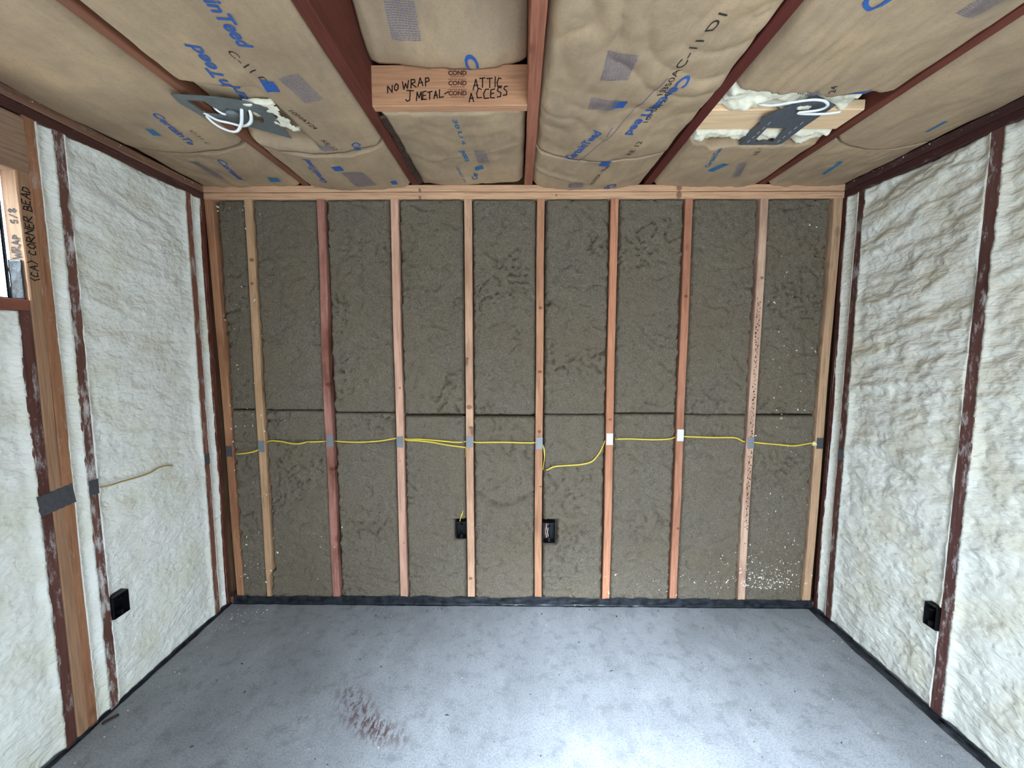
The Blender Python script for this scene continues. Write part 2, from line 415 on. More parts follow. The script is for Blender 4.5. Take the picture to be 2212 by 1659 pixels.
# handwriting: stroke letters on a 0..1 box
ST = {'N': [[(0, 0), (.05, 1), (.65, 0), (.7, 1)]], 'O': [[(.35, 1), (.05, .7), (.08, .2), (.35, 0), (.62, .25), (.6, .75), (.35, 1)]],
      'W': [[(0, 1), (.2, 0), (.42, .7), (.62, 0), (.85, 1)]], 'R': [[(0, 0), (.05, 1)], [(.05, 1), (.5, .95), (.55, .62), (.08, .5), (.7, 0)]],
      'A': [[(0, 0), (.35, 1), (.65, 0)], [(.12, .38), (.6, .4)]], 'P': [[(.05, 0), (.08, 1), (.5, .95), (.55, .6), (.08, .48)]],
      'J': [[(.1, 1), (.75, 1)], [(.45, 1), (.4, .1), (.2, 0), (.0, .18)]], 'M': [[(0, 0), (.1, 1), (.4, .3), (.7, 1), (.75, 0)]],
      'E': [[(.5, 1), (.05, .95), (0, .02), (.5, 0)], [(.03, .5), (.42, .52)]], 'T': [[(0, 1), (.7, 1)], [(.35, 1), (.33, 0)]],
      'L': [[(.05, 1), (0, 0), (.6, .02)]], 'I': [[(.1, 1), (.08, 0)]], 'C': [[(.55, .9), (.25, 1), (.02, .5), (.1, .05), (.6, .05)]],
      'S': [[(.5, .95), (.2, 1), (.08, .7), (.45, .45), (.4, .08), (0, .05)]], 'B': [[(0, 0), (.03, 1), (.45, .9), (.4, .6), (.05, .52), (.5, .4), (.5, .08), (0, 0)]],
      'D': [[(0, 0), (.03, 1), (.5, .8), (.55, .25), (0, 0)]], '5': [[(.5, 1), (.08, .95), (.05, .6), (.45, .5), (.4, .08), (0, .05)]],
      '8': [[(.3, .52), (.08, .8), (.3, 1), (.5, .8), (.3, .52), (.05, .22), (.3, 0), (.55, .22), (.3, .52)]], '/': [[(0, 0), (.5, 1)]],
      '(': [[(.35, 1.1), (.05, .6), (.35, -.1)]], ')': [[(.0, 1.1), (.3, .6), (0, -.1)]], '-': [[(0, .4), (.6, .65)]], ' ': []}
def handwriting(txt, width, hgt, pen, seed, slope=0.):
    """flat ribbon strokes in a local (a, b) plane; returns list of quads"""
    r = np.random.RandomState(seed); x = 0; S_ = []
    for ch in txt:
        L = ST[ch]; w = max([p[0] for s in L for p in s] or [.35])
        sc = .9+r.rand()*.2; dy = r.randn()*.05
        for s in L: S_.append([(x+p[0]*sc+r.randn()*.02, p[1]*sc+dy+r.randn()*.02) for p in s])
        x += w+.25
    k = width/x; out = []
    for s in S_:
        pts = [(p[0]*k, p[1]*hgt+slope*p[0]*k) for p in s]
        for (a, b), (c, d) in zip(pts, pts[1:]):
            dx, dy = c-a, d-b; l = math.hypot(dx, dy) or 1; nx, ny = -dy/l*pen/2, dx/l*pen/2; ex, ey = dx/l*pen*.35, dy/l*pen*.35
            out.append([(a-ex+nx, b-ey+ny), (a-ex-nx, b-ey-ny), (c+ex-nx, d+ey-ny), (c+ex+nx, d+ey+ny)])
    return out
def write_on(parent, quads_list, P0, A, B, Nn, m, off=.0012, name='handwritten_word'):
    """put strokes on a plane: P0 + a*A + b*B, lifted by off along Nn (all in parent's local space)"""
    P0, A, B, Nn = map(Vector, (P0, A, B, Nn))
    for quads, (oa, ob) in quads_list:
        V = []; Fs = []; i = 0
        for q in quads:
            for a, b in q: V.append(P0+A*(a+oa)+B*(b+ob)+Nn*(off+.00004*(i % 9)))
            Fs.append((i*4, i*4+1, i*4+2, i*4+3)); i += 1
        add(name, mesh(name, V, Fs), m, parent)

# ------------------------------------------------------------------ structure
fl = struct(add('floor', boxes('floor', [(XL-.12, XR+.12, YF-.1, .12, -.08, 0)]), M_FLOOR))
struct(add('wall_back', boxes('wall_back', [(XL-.12, XR+.12, .10, .12, 0, H+.32)]), M_SHEATH))
struct(add('wall_right', boxes('wall_right', [(XR+.092, XR+.115, YF-.1, .12, 0, H+.32)]), M_SHEATH))
struct(add('wall_left', boxes('wall_left', [(XL-.115, XL-.092, YF-.1, WIN[0], 0, H+.32), (XL-.115, XL-.092, WIN[1]+.07, .12, 0, H+.32), (XL-.115, XL-.092, WIN[1], WIN[1]+.07, 0, WIN[2]), (XL-.115, XL-.092, WIN[1], WIN[1]+.07, WIN[3], H+.32),
       (XL-.115, XL-.092, WIN[0], WIN[1], 0, WIN[2]), (XL-.115, XL-.092, WIN[0], WIN[1], WIN[3], H+.32)]), M_SHEATH))
M_FRONT = simple('front_wall_lining', (205, 205, 198), .8)
struct(add('wall_front', boxes('wall_front', [(XL-.12, DOOR[0], YF-.1, YF, 0, H+.32), (DOOR[1], XR+.12, YF-.1, YF, 0, H+.32), (DOOR[0], DOOR[1], YF-.1, YF, DOOR[3], H+.32)]), M_FRONT))
struct(add('ceiling', boxes('ceiling', [(XL-.12, XR+.12, YF-.1, .12, H+.32, H+.34)]), M_SHEATH))
struct(add('ground', boxes('ground', [(-8, 8, -10, YF-.1, -.12, -.02)]), M_SLAB))

# ------------------------------------------------------------------ back wall framing
S = .4064
ZP = H-.076
KN = {-4: [(.006, 2.0, .016), (0, 1.87, .012)], -1: [(0, 1.17, .02), (.008, 1.05, .014), (0, .13, .014), (-.008, 1.45, .01)], 0: [(0, 1.735, .013), (0, 1.375, .014), (0, 1.028, .013), (.01, .7, .008)], 3: [(0, .36, .006), (.01, 1.9, .012)], -3: [(0, .95, .014), (0, 1.3, .018), (.005, .8, .02)], -2: [(0, .85, .005), (.008, 1.28, .008), (.01, .35, .006)], 1: [(0, 1.1, .01)], 2: [(.008, .45, .01), (0, 1.8, .012)]}
T1 = [  # k, colour, mottle, knots, description, extras
 (-4, (186, 150, 116), .25, .6, 'tan wooden stud with a chipped lower end, in front of the grey wool', dict(chip=(.17, .018, 0))),
 (-3, (166, 116, 102), .75, .6, 'dark-mottled reddish wooden stud, second full stud from the left corner', dict(bow=-.004, warp=.006)),
 (-2, (204, 160, 138), .10, .3, 'smooth pinkish wooden stud where the yellow cable starts to double', dict()),
 (-1, (202, 162, 134), .35, .8, 'pale knotty wooden stud touching the black outlet box on its left side', dict()),
 (0, (184, 136, 106), .30, 1., 'orange-brown wooden stud with round knots and an outlet box on its right side', dict(warp=.004)),
 (1, (192, 134, 104), .15, .4, 'orange wooden stud with a bright plate, where the low yellow cable rises', dict()),
 (2, (176, 122, 96), .30, .4, 'rust-orange wooden stud with the highest, brightest nail plate', dict(warp=.004)),
 (3, (200, 166, 144), .40, .8, 'pale speckled wooden stud standing in the white foam crumbs', dict(warp=.004)),
]
NPZ = {-4: (1.007, .937), -3: (1.044, .970), -2: (1.036, .968), -1: (1.039, .970), 0: (1.034, .960), 1: (1.058, .988), 2: (1.083, 1.012), 3: (1.039, .970)}
def nail_plate(parent, z0, z1, w, m, zoff=0, a=None, xo=0, tilt=0, lab=None):
    n = 5; out = []; hw = w/2
    for i in range(n*2+1): out.append((-hw+w*i/(n*2), z1-z0-(.003 if i % 2 else 0)))
    for i in range(n*2+1): out.append((hw-w*i/(n*2), (.003 if i % 2 else 0)))
    me = plate_mesh('nail_plate', out, [], .0018)
    R_ = Matrix.Translation((xo, -.0016, z0-zoff)) @ Matrix.Rotation(tilt, 4, 'Y') @ Matrix.Rotation(math.pi/2, 4, 'X')
    o = add('nail_plate', me, m, parent, mat=R_)
    if lab: o['label'] = lab
    return o
studs = {}
for k, c, mo, kn, lab, ex in T1:
    mo = mo+.15
    z0 = .038
    o = lumber('wall_stud', 'back', (k*S, 0, z0), ZP-z0, .042, .089, wood(c, 'b%d' % k, mo, kn, kl=KN.get(k, ())), 40+k, lab, 'wall stud', 'studs of the back wall', **ex)
    studs[k] = o
    m = M_PLATE_B if k in (1, 2) else M_PLATE
    nail_plate(o, NPZ[k][1], NPZ[k][0], .037, m, z0, lab='bright silver nail plate' if k in (1, 2) else None)
cl = lumber('wall_stud', 'back', (-1.808, 0, .038), ZP-.038, .042, .089, wood((172, 124, 92), 'cl', .5, .8), 71, 'brown wooden stud in the left corner, half hidden by reddish timber', 'wall stud', 'studs of the back wall', lean=-.036, bow=.006)
nail_plate(cl, .910, .975, .036, M_PLATE_D, .038, xo=-.010, lab='dull dark nail plate')
crn = lumber('wall_stud', 'back', (1.610, 0, .038), ZP-.038, .046, .089, wood((184, 150, 120), 'cr', .2, .4), 72, 'pale tan wooden stud in the right corner beside the yellow foam plug', 'wall stud', 'studs of the back wall', lean=.012)
nail_plate(crn, .970, 1.036, .036, M_PLATE_D, .038, xo=.005, lab='faint grey nail plate')
MTP = wood((206, 164, 130), 'tp', .12, .6, kl=[(0, 2.62, .022), (.01, 1.2, .012), (0, 1.95, .008)])
lumber('top_plate', 'backh', (XL, 0, H-.019), XR-XL, .0355, .089, MTP, 81, 'upper pale board of the doubled top plate on the back wall', 'top plate', 'boards of the back wall top plate', warp=.001)
lumber('top_plate', 'backh', (XL, .001, H-.057), XR-XL, .0355, .089, MTP, 82, 'lower pale board of the doubled top plate, resting on the studs', 'top plate', 'boards of the back wall top plate', warp=.001)
lumber('bottom_plate', 'backh', (XL, .002, .019), XR-XL, .037, .089, wood((120, 84, 62), 'bp', .5, .3), 83, 'wooden bottom plate under the back wall studs, behind the black membrane', 'bottom plate', warp=.001)

# side walls framing
LW = [('l', -.0145, (104, 56, 42), .5, .3, .035, 'dark reddish end stud of the left wall, tight in the corner'),
      ('l', -.108, (130, 84, 68), .3, .6, .038, 'thin brown stud between white foam, nearest the left corner'),
      ('l', -.712, (108, 74, 64), .5, .9, .040, 'foam-smeared brown stud beside the left wall outlet box'),
      ('l', -.804, (158, 112, 82), .35, .4, .038, 'brown full-height stud beside the header, right of the written-on stud')]
for s_, y, c, mo, sm, w, lab in LW:
    o = lumber('wall_stud', 'left', (XL, y, .0), ZP, w, .089, wood(c, 'L%.2f' % y, mo, .6, sm), int(200-y*90), lab, 'wall stud', 'studs of the left wall', warp=.004)
    if y == -.108: nail_plate(o, .895, .955, .034, M_PLATE_D, 0, lab='dark blackened nail plate')
    if y == -.712: nail_plate(o, .948, 1.012, .036, M_PLATE_D, 0)
trim = lumber('wall_stud', 'left', (XL, -.842, 0), WIN[3], .038, .060, wood((160, 124, 96), 'tr', .2, .3), 301, 'light tan stud under the header with black handwriting', 'wall stud', 'studs of the left wall')
nail_plate(trim, .94, 1.02, .118, M_PLATE_D, 0, xo=.000, tilt=-.10, lab='wide dark nail plate across three studs')
crip = lumber('wall_stud', 'left', (XL, -.882, 0), 1.68, .040, .089, wood((98, 62, 54), 'cp', .5, .5, .55), 302, 'short dark brown stud under the window sill, foam-smeared', 'wall stud', 'studs of the left wall')
lumber('wall_stud', 'left', (XL, WIN[0]-.02, 0), ZP, .038, .089, wood((158, 112, 82), 'L2', .35, .4, 0), 303, 'brown stud at the near side of the window', 'wall stud', 'studs of the left wall')
sill = lumber('window_sill_board', 'lefth', (XL, WIN[1], 1.70), WIN[1]-WIN[0], .040, .089, wood((134, 82, 66), 'sl', .3, .3), 304, 'reddish wooden sill board under the window opening', 'sill board')
hd = lumber('window_header', 'lefth', (XL, -.823, 2.2615), 1.10, .193, .089, wood((150, 122, 100), 'hd', .5, .5), 305, 'wide weathered wooden header beam above the window', 'header')
# handwriting on the stud and on the window-side face of the same stud
write_on(trim, [(handwriting('(CA) CORNER BEAD', .33, .024, .0036, 5), (0, 0))], (.013, 0, 1.79), (0, 0, 1), (-1, 0, 0), (0, -1, 0), M_MARK)
write_on(trim, [(handwriting('WRAP', .085, .026, .004, 6), (0, 0)), (handwriting('5/8', .055, .026, .004, 7), (.12, 0))], (-.019, .014, 1.865), (0, 0, 1), (0, 1, 0), (-1, 0, 0), M_MARK, .002)
# end of right wall
RW = [(-.0125, (70, 34, 28), .4, .2, .030, 'dark reddish end stud of the right wall, tight in the corner'),
      (-.112, (86, 52, 44), .4, .6, .040, 'thin dark brown stud between shade-toned cream foam, nearest the right corner'),
      (-.707, (92, 60, 54), .5, .7, .046, 'foam-smeared dark brown stud beside the right wall outlet box')]
for y, c, mo, sm, w, lab in RW:
    o = lumber('wall_stud', 'right', (XR, y, 0), ZP, w, .089, wood(c, 'R%.2f' % y, mo, .5, sm), int(400-y*90), lab, 'wall stud', 'studs of the right wall', warp=.004)
    if y == -.112: nail_plate(o, .935, 1.0, .034, M_PLATE_D, 0)
for ori, X, nm, c1, c2 in (('lefth', XL, 'left', (134, 98, 78), (86, 54, 48)), ('righth', XR, 'right', (74, 48, 44), (66, 36, 34))):
    lumber('top_plate', ori, (X, 0, H-.019), -YF, .037, .089, wood(c1, nm+'1', .4, .3, .25), 500+len(nm), 'upper dark board of the doubled top plate above the %s wall foam' % nm, 'top plate', 'boards of the %s wall top plate' % nm, warp=.0015)
    lumber('top_plate', ori, (X, 0, H-.057), -YF, .037, .089, wood(c2, nm+'2', .5, .2, .25), 510+len(nm), 'lower dark board of the doubled top plate above the %s wall foam' % nm, 'top plate', 'boards of the %s wall top plate' % nm, warp=.0015)

# window
wf = add('window_1', boxes('window_1', [(XL-.070, XL-.061, WIN[0], WIN[0]+.009, WIN[2], WIN[3]), (XL-.070, XL-.061, WIN[1]-.009, WIN[1], WIN[2], WIN[3]),
     (XL-.070, XL-.061, WIN[0], WIN[1], WIN[2], WIN[2]+.009), (XL-.070, XL-.061, WIN[0], WIN[1], WIN[3]-.009, WIN[3])], .003), M_VINYL); struct(wf)
mg, ng, bg = newmat('window_glass'); bg.inputs['Base Color'].default_value = (.95, 1, 1, 1); bg.inputs['Roughness'].default_value = .05
bg.inputs['Transmission Weight'].default_value = 1; bg.inputs['IOR'].default_value = 1.02
struct(add('window_pane', boxes('window_pane', [(XL-.067, XL-.064, WIN[0]+.009, WIN[1]-.009, WIN[2]+.009, WIN[3]-.009)]), mg, wf))
fm, _ = sheet('flashing_tape', XL-.060, XL-.012, 1.722, 1.86, .006, lambda u, v: .003+.002*Noise(9).n(u*60, v*30), lambda u, v, h: (u, WIN[1]+.0-h, v), M_BLACK, .002, True)
tag(fm, 'strip of black flashing tape in the lower corner of the window opening', 'flashing tape')

# ------------------------------------------------------------------ mineral wool batts on the back wall
edges = [-1.795]+[k*S for k in range(-4, 4)]+[1.587]
BX = [(-.491, -.4255, .418, .522), (.0215, .104, .392, .520)]       # outlet boxes x0 x1 z0 z1
wool_samples = []
def pback(u, v, h): return u, -h, v
for bi in range(9):
    a = edges[bi]+(.025 if bi else .0); b = edges[bi+1]-(.025 if bi < 8 else 0)
    if bi == 0: a = -1.80
    for up in (1, 0):
        nz = Noise(600+bi*2+up); sd = bi*7+up
        zs = 1.170+[.02, .016, .004, -.006, -.008, -.004, .004, -.002, .0][bi]
        gap = [.004, .002, .003, .010, .009, .002, .004, .001, .006][bi]
        z0, z1 = (zs, ZP+.001) if up else (.028, zs-gap)
        def hf(U, V, nz=nz, a=a, b=b, z0=z0, z1=z1, bi=bi, up=up):
            h = -.004+.006*nz.fbm(U*4, V*3, 3)+.0035*nz.fbm(U*22, V*22, 3)+.0016*nz.n(U*90, V*90)
            h -= .018*sstep(1.22, 1.5, nz.ridge(U*13+2, V*12+7, 3))*sstep(.1, .5, nz.n(U*3+4, V*3)); pit = nz.ridge(U*7+9, V*9+3, 2)
            h -= .05*np.exp(-(((U-.045)/.018)**2+((V-1.80)/.014)**2))
            h -= .010*sstep(1.18, 1.42, pit)
            e = np.minimum(U-a, b-U)+.010*nz.fbm(V*20, U*0+3, 4)-.001
            h -= .026*(1-sstep(-.002, .013, e))
            ez = np.minimum(V-z0, z1-V)+.003*nz.n(U*35, V*0+8)
            h -= .020*(1-sstep(-.002, .009, ez))
            if not up:
                if bi <= 2:
                    zc = [.955, 1.005, 1.0][bi]; h -= .016*np.exp(-((V-zc-.004*nz.n(U*9, V*0))/.0045)**2)
                if bi == 4:
                    zc = .655+.035*np.cos((U-a)/(b-a)*2*np.pi)+.020*nz.fbm(U*24, V*0+2, 3)
                    h -= .026*np.exp(-((V-zc)/(.007+.004*nz.n(U*50, V*0)))**2)*(.6+.8*nz.n(U*40, V*40))
                    h += .006*np.exp(-((V-zc+.015)/.01)**2)
                for (x0, x1, q0, q1) in BX:
                    ins = np.minimum(np.minimum(U-x0+.012, x1+.012-U), np.minimum(V-q0+.014, q1+.014-V))+.006*nz.n(U*50, V*50)
                    h -= .075*sstep(0, .008, ins)
            return h
        me_, smp = sheet('mineral_wool_batt', a, b, z0, z1, .0075, hf, pback, M_WOOL, .06, False, undercut=.022,
            uvfn=(lambda U, V, a=a: (U-.020*sstep(.215, .175, V)*np.exp(-((U-a)/.03)**2), V)) if (bi == 1 and not up) else None)
        wool_samples.append((a, b, z0, z1, smp))
        wh = ['in the narrow bay at the left corner', 'between the chipped tan stud and the dark-mottled reddish stud', 'between the dark-mottled reddish stud and the smooth pinkish stud',
              'between the smooth pinkish stud and the pale knotty stud', 'between the two outlet boxes', 'right of the orange-brown stud with round knots',
              'between the orange stud and the rust-orange stud', 'between the rust-orange stud and the pale speckled stud', 'beside the tan stud of the right corner'][bi]
        tag(me_, ('tall upper' if up else 'lower')+' grey-brown wool batt '+wh, 'insulation batt', 'mineral wool batts of the back wall')

# ------------------------------------------------------------------ spray foam in the side walls
FBX = {'l': (-.690, -.620, .385, .483), 'r': (-.682, -.630, .362, .462)}
def foam(name, side, a, b, z0, z1, seed, label, amp=1., rip=1., over=(.0025, .0025), flatlow=.5, m=None, extra=None):
    nz = Noise(seed)
    def hf(U, V):
        low = sstep(1.35, .55, V)*flatlow
        w = .02*nz.n(U*3, V*2)
        h = -.010+amp*((1-low)*(.0095*rip*(nz.fbm((U*.8+V*.2)*3.2+w, V*9.5+U*2.0, 2)+.35*nz.ridge(U*7, V*14, 2))-.004)+.010*nz.fbm(U*2.5, V*3.2, 3)+.0035*(1-.4*low)*nz.fbm(U*18, V*26, 3)+.0016*nz.n(U*70, V*85))
        e = np.minimum(U-a, b-U); h = h*sstep(-.01, .03, e)-.004*0+.0022*(1-sstep(0, .014, e))
        if extra: h = h+extra(U, V, nz)
        h = np.minimum(h, .006); x0, x1, q0, q1 = FBX[side]
        ins = np.minimum(np.minimum(U-x0, x1-U), np.minimum(V-q0, q1-V))
        return h-.058*sstep(-.004, .003, ins)
    def uvf(U, V):
        e = np.exp(-((U-a)/.012)**2); f = np.exp(-((b-U)/.012)**2)
        r1 = over[0]*(nz.fbm(V*16, V*0+1, 3)+.5); r2 = over[1]*(nz.fbm(V*16, V*0+9, 3)+.5)
        return U-e*r1+f*r2, V
    pm = (lambda u, v, h: (XL+h, u, v)) if side == 'l' else (lambda u, v, h: (XR-h, u, v))
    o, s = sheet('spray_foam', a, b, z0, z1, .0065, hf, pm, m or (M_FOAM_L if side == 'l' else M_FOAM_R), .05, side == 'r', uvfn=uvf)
    tag(o, label, 'spray foam', 'spray foam fillings of the %s wall' % ('left' if side == 'l' else 'right')); return s
ZT = ZP-.001
foam('f', 'l', -.089, -.026, .012, ZT, 21, 'narrow white foam strip in the left wall, nearest the corner', .5, .6, (.002, .003))
def cable_ridge(U, V, nz):
    zc = .965-.02*sstep(-.70, -.3, U)+.012*nz.n(U*12, V*0); return .006*np.exp(-((V-zc)/.012)**2)*sstep(-.30, -.4, U)
foam('f', 'l', -.692, -.127, .012, ZT, 22, 'broad white foam panel behind the yellow cable, with the outlet box at its edge', 1., 1., (.004, .004), .75, extra=cable_ridge)
foam('f', 'l', -.785, -.732, .012, ZT, 23, 'slim white foam strip between the smeared brown stud and the header stud', .6, .6, (.003, .004))
foam('f', 'l', -1.84, -.902, .012, 1.679, 24, 'white foam panel below the window sill', 1., .7, (.003, .004), .6)
foam('f', 'l', YF+.02, -1.90, .012, ZT, 25, 'white foam panel between the window and the doorway wall', 1., .7)
foam('f', 'r', -.092, -.022, .012, ZT, 31, 'narrow shade-toned cream foam strip in the right wall, nearest the corner', .6, .5, (.002, .003))
def crease(U, V, nz):
    zc = 1.02-.5*(-.2-U)*.35; return -.012*np.exp(-((V-zc)/.012)**2)*sstep(-.52, -.4, U)*sstep(-.16, -.25, U)
foam('f', 'r', -.684, -.133, .012, ZT, 32, 'rippled shade-toned cream foam panel with the outlet box at its edge', 1.25, 1.5, (.003, .004), .55, extra=crease)
foam('f', 'r', YF+.02, -.731, .012, ZT, 33, 'lumpy shade-toned cream foam panel at the right edge, beyond the smeared stud', 1.2, 1.2, (.004, .004), .45)

# ------------------------------------------------------------------ ceiling joists, blocking, kraft-faced batts
JX = [(-1.297, (128, 82, 60), 'dark brown ceiling joist crossed by the metal light plate'), (-.692, (98, 48, 36), 'deep red-brown ceiling joist left of the written-on blocking'),
      (-.0755, (158, 100, 78), 'lighter brown ceiling joist right of the written-on blocking'), (.579, (92, 38, 30), 'dark red ceiling joist left of the torn opening'),
      (1.200, (106, 54, 40), 'red-brown ceiling joist right of the torn opening')]
for i, (x, c, lab) in enumerate(JX):
    lumber('ceiling_joist', 'joist', (x, .09, H), .09-YF, [.036, .044, .044, .042, .036][i], .30, wood(c, 'j%d' % i, .35, .5), 700+i, lab, 'ceiling joist', 'joists of the ceiling', warp=.004)
bk = lumber('joist_blocking', 'backh', (-.669, -.729, H+.0715), .572, .143, .038, wood((186, 138, 104), 'bk', .18, .5, grain=.28), 720, 'short wooden blocking between two joists with black handwriting', 'blocking', warp=.0006)
# local: x -> -z, z -> x ; letters: a along +z local, b along -x local, face normal -y
def bw(txt, X, Z, w, h, seed, slope, pen=.0042): return (handwriting(txt, w, h, pen, seed, slope), (X+.669, Z-(H+.0715)))
write_on(bk, [bw('NO', -.610, 2.487, .045, .024, 1, .1), bw('WRAP', -.555, 2.497, .105, .028, 2, .16), bw('J', -.545, 2.458, .04, .036, 3, 0),
              bw('METAL-', -.505, 2.457, .125, .026, 4, .12), bw('ATTIC', -.296, 2.497, .112, .032, 8, .1), bw('ACCESS', -.312, 2.459, .15, .032, 9, .08)],
         (0, 0, 0), (0, 0, 1), (-1, 0, 0), (0, -1, 0), M_MARK)
items = []
def stamp(bm, wd, x, z, w, h):
    for v in bm.verts: v.co = Vector((-(z-(H+.0715)+v.co.y/.72*h), -.001, x+.669+v.co.x/wd*w))
    return bm
for row, z in enumerate((2.552, 2.517, 2.482)):
    V = []; Fs = []
    for txt, dz, w, h, xo in (('COND', -.006, .068, .015, 0), ('HOTF RALC', .012, .068, .004, 0), ('WWW X W', -.014, .052, .004, .008)):
        bm, wd = text_bm(txt, 1, .05 if h > .01 else .03); stamp(bm, wd, -.387+xo, z+dz, w, h)
        bm.verts.index_update(); b0 = len(V); V += [v.co.copy() for v in bm.verts]; Fs += [[b0+v.index for v in f.verts] for f in bm.faces]; bm.free()
    add('ink_stamp', mesh('ink_stamp', V, Fs), M_STAMP, bk)
rr = np.random.RandomState(4); V = []; Fs = []
for i in range(150):
    z = .45+1.35*i/150+.004*rr.randn(); x = (rr.rand()-.5)*.018; w, h = .001+.003*rr.rand(), .002+.004*rr.rand(); b0 = len(V)
    V += [(x-w, -.0016, z-h), (x+w, -.0016, z-h*.6), (x+w*.8, -.0016, z+h), (x-w, -.0016, z+h*.7)]; Fs.append((b0, b0+1, b0+2, b0+3))
add('ink_specks', mesh('ink_specks', V, Fs), M_STAMP, studs[3])

def pceil(u, v, h): return u, v, H-h
def batt(a, b, y0, y1, seed, label, sag=.012, lift=0., edge=.03, ends=(.0, .0), folds=None, items=None, clip=None, amp=1., keep=None, uvfn=None, arc=None):
    nz = Noise(seed)
    if arc is not None: uvfn = lambda U, V: (U, V+.055*np.sin(np.pi*np.clip((U-a)/(b-a), 0, 1))*np.exp(-((V-arc)/.12)**2))
    def hf(U, V):
        t = (U-a)/(b-a)
        h = -lift+sag*(4*t*(1-t))**.7+amp*(.007*nz.fbm(U*3, V*2.2, 3)+.0022*nz.fbm(U*14, V*7, 3))
        h += amp*.0030*sstep(.8, 1.35, nz.ridge(U*5+V*1.1, V*2.6-U*1.5, 2))
        e = np.minimum(U-a, b-U)+.004*nz.n(V*9, U*0+4); h = h-edge*(1-sstep(-.004, .03, e))
        if ends[0]: h = h-ends[0]*(1-sstep(0, .009, V-y0+.004*nz.n(U*20, V*0)))
        if ends[1]: h = h-ends[1]*(1-sstep(0, .03, y1-V+.008*nz.n(U*20, V*0)))+(.003*np.exp(-((V-y1)/.04)**2) if arc is not None and y1 < 0 else 0)
        if folds: h = h+folds(U, V, nz)
        return h
    org = ((a+b)/2, (y0+y1)/2, H)
    o, s = sheet('kraft_faced_batt', a, b, y0, y1, .0095, hf, pceil, M_KRAFT, .07, True, origin=org, keep=keep, uvfn=uvfn, undercut=.03)
    if arc is not None:
        s_raw = s
        def s(u, v):
            v0 = np.array(v, float)
            for _ in range(6): v0 = np.array(v)-(uvfn(np.asarray(u), v0)[1]-v0)
            return s_raw(u, v0)
    tag(o, label, 'insulation batt', 'kraft-faced batts of the ceiling')
    if items: prints(o, items, s, pceil, org, clip=clip or (a+.01, b-.01, y0+.01, y1-.01))
    return o, s
LT = layout_text; RB = rect_bm
CT = 'CertainTeed'
def smallblock(p0, p1, h, n=3, txt='INSULATION R-30 FIBER GLASS'):
    """a few rows of very small faded print"""
    d = np.array(p1)-np.array(p0); u = d/np.linalg.norm(d); v = np.array([u[1], -u[0]]); out = []
    L = np.linalg.norm(d); rr = np.random.RandomState(int(abs(p0[0]*1000+p0[1]*7000))); rows = int(n*h*1.7/.0055)+1
    for i in range(rows):
        s = 0
        while s < L:
            w_ = .003+.009*rr.rand(); e_ = min(L, s+w_)
            if e_-s > .002: out.append((RB(np.array(p0)+u*s+v*.0055*i, np.array(p0)+u*e_+v*.0055*i, .0030), M_INKF))
            s = e_+.0012+.002*rr.rand()
    return out
YN = YF
def arcend(y1, dy, a, b, sgn=1):
    def f(U, V): t = (U-a)/(b-a); return U, V+sgn*dy*(4*t*(1-t))*np.exp(-((V-y1)/.25)**2)
    return f
JL, JR = XL, -1.316
batt(XL-.01, -1.316, -.452, .02, 801, 'kraft-faced batt in the leftmost ceiling bay, against the back wall', .012, 0, .02, ends=(0, .02), amp=1.2, arc=-.46,
     items=[(LT('Certain', (-1.53, -.36), (-1.60, -.10), .032, .012), M_INK), (RB((-1.43, -.13), (-1.44, -.085), .05), M_INKT)]+smallblock((-1.68, -.33), (-1.70, -.12), .008))
batt(XL-.01, -1.316, YN, -.474, 802, 'kraft-faced batt in the leftmost ceiling bay, nearer the doorway', .022, 0, .02, ends=(0, 0), arc=-.46,
     items=[(LT(CT, (-1.505, -.72), (-1.56, -.43), .030, .012), M_INK), (LT('C-11 D1', (-1.46, -.60), (-1.48, -.46), .016), M_INKK), (RB((-1.62, -.62), (-1.63, -.57), .03), M_INKT),
            (LT(CT, (-1.60, -1.42), (-1.63, -1.1), .035, .012), M_INK)])
batt(-1.278, -.714, -.452, .02, 803, 'kraft-faced batt with two blue squares, left of the red-brown joist at the back wall', .03, 0, .02, ends=(0, .02), arc=-.46,
     items=[(LT(CT, (-1.13, -.10), (-1.09, -.37), .032, .012), M_INK), (RB((-1.02, -.30), (-1.02, -.255), .045), M_INK), (RB((-.80, -.1), (-.80, -.06), .03), M_INK)]
     +smallblock((-1.0, -.24), (-.99, -.06), .016, 4), clip=(-1.27, -.72, -.42, 0))
def f2(U, V, nz): return -.034*sstep(-.90, -.855, V)*sstep(-.49, -.53, V)*sstep(-.97, -1.03, U)+.002*np.sin((U+1.0)*260)*np.exp(-((U+.80)/.03)**2)*0+.0035*np.exp(-((U+.842+.01*V)/.004)**2)+.003*np.exp(-((U+.80+.02*V)/.004)**2)+.003*np.exp(-((U+1.0+.03*V)/.004)**2)
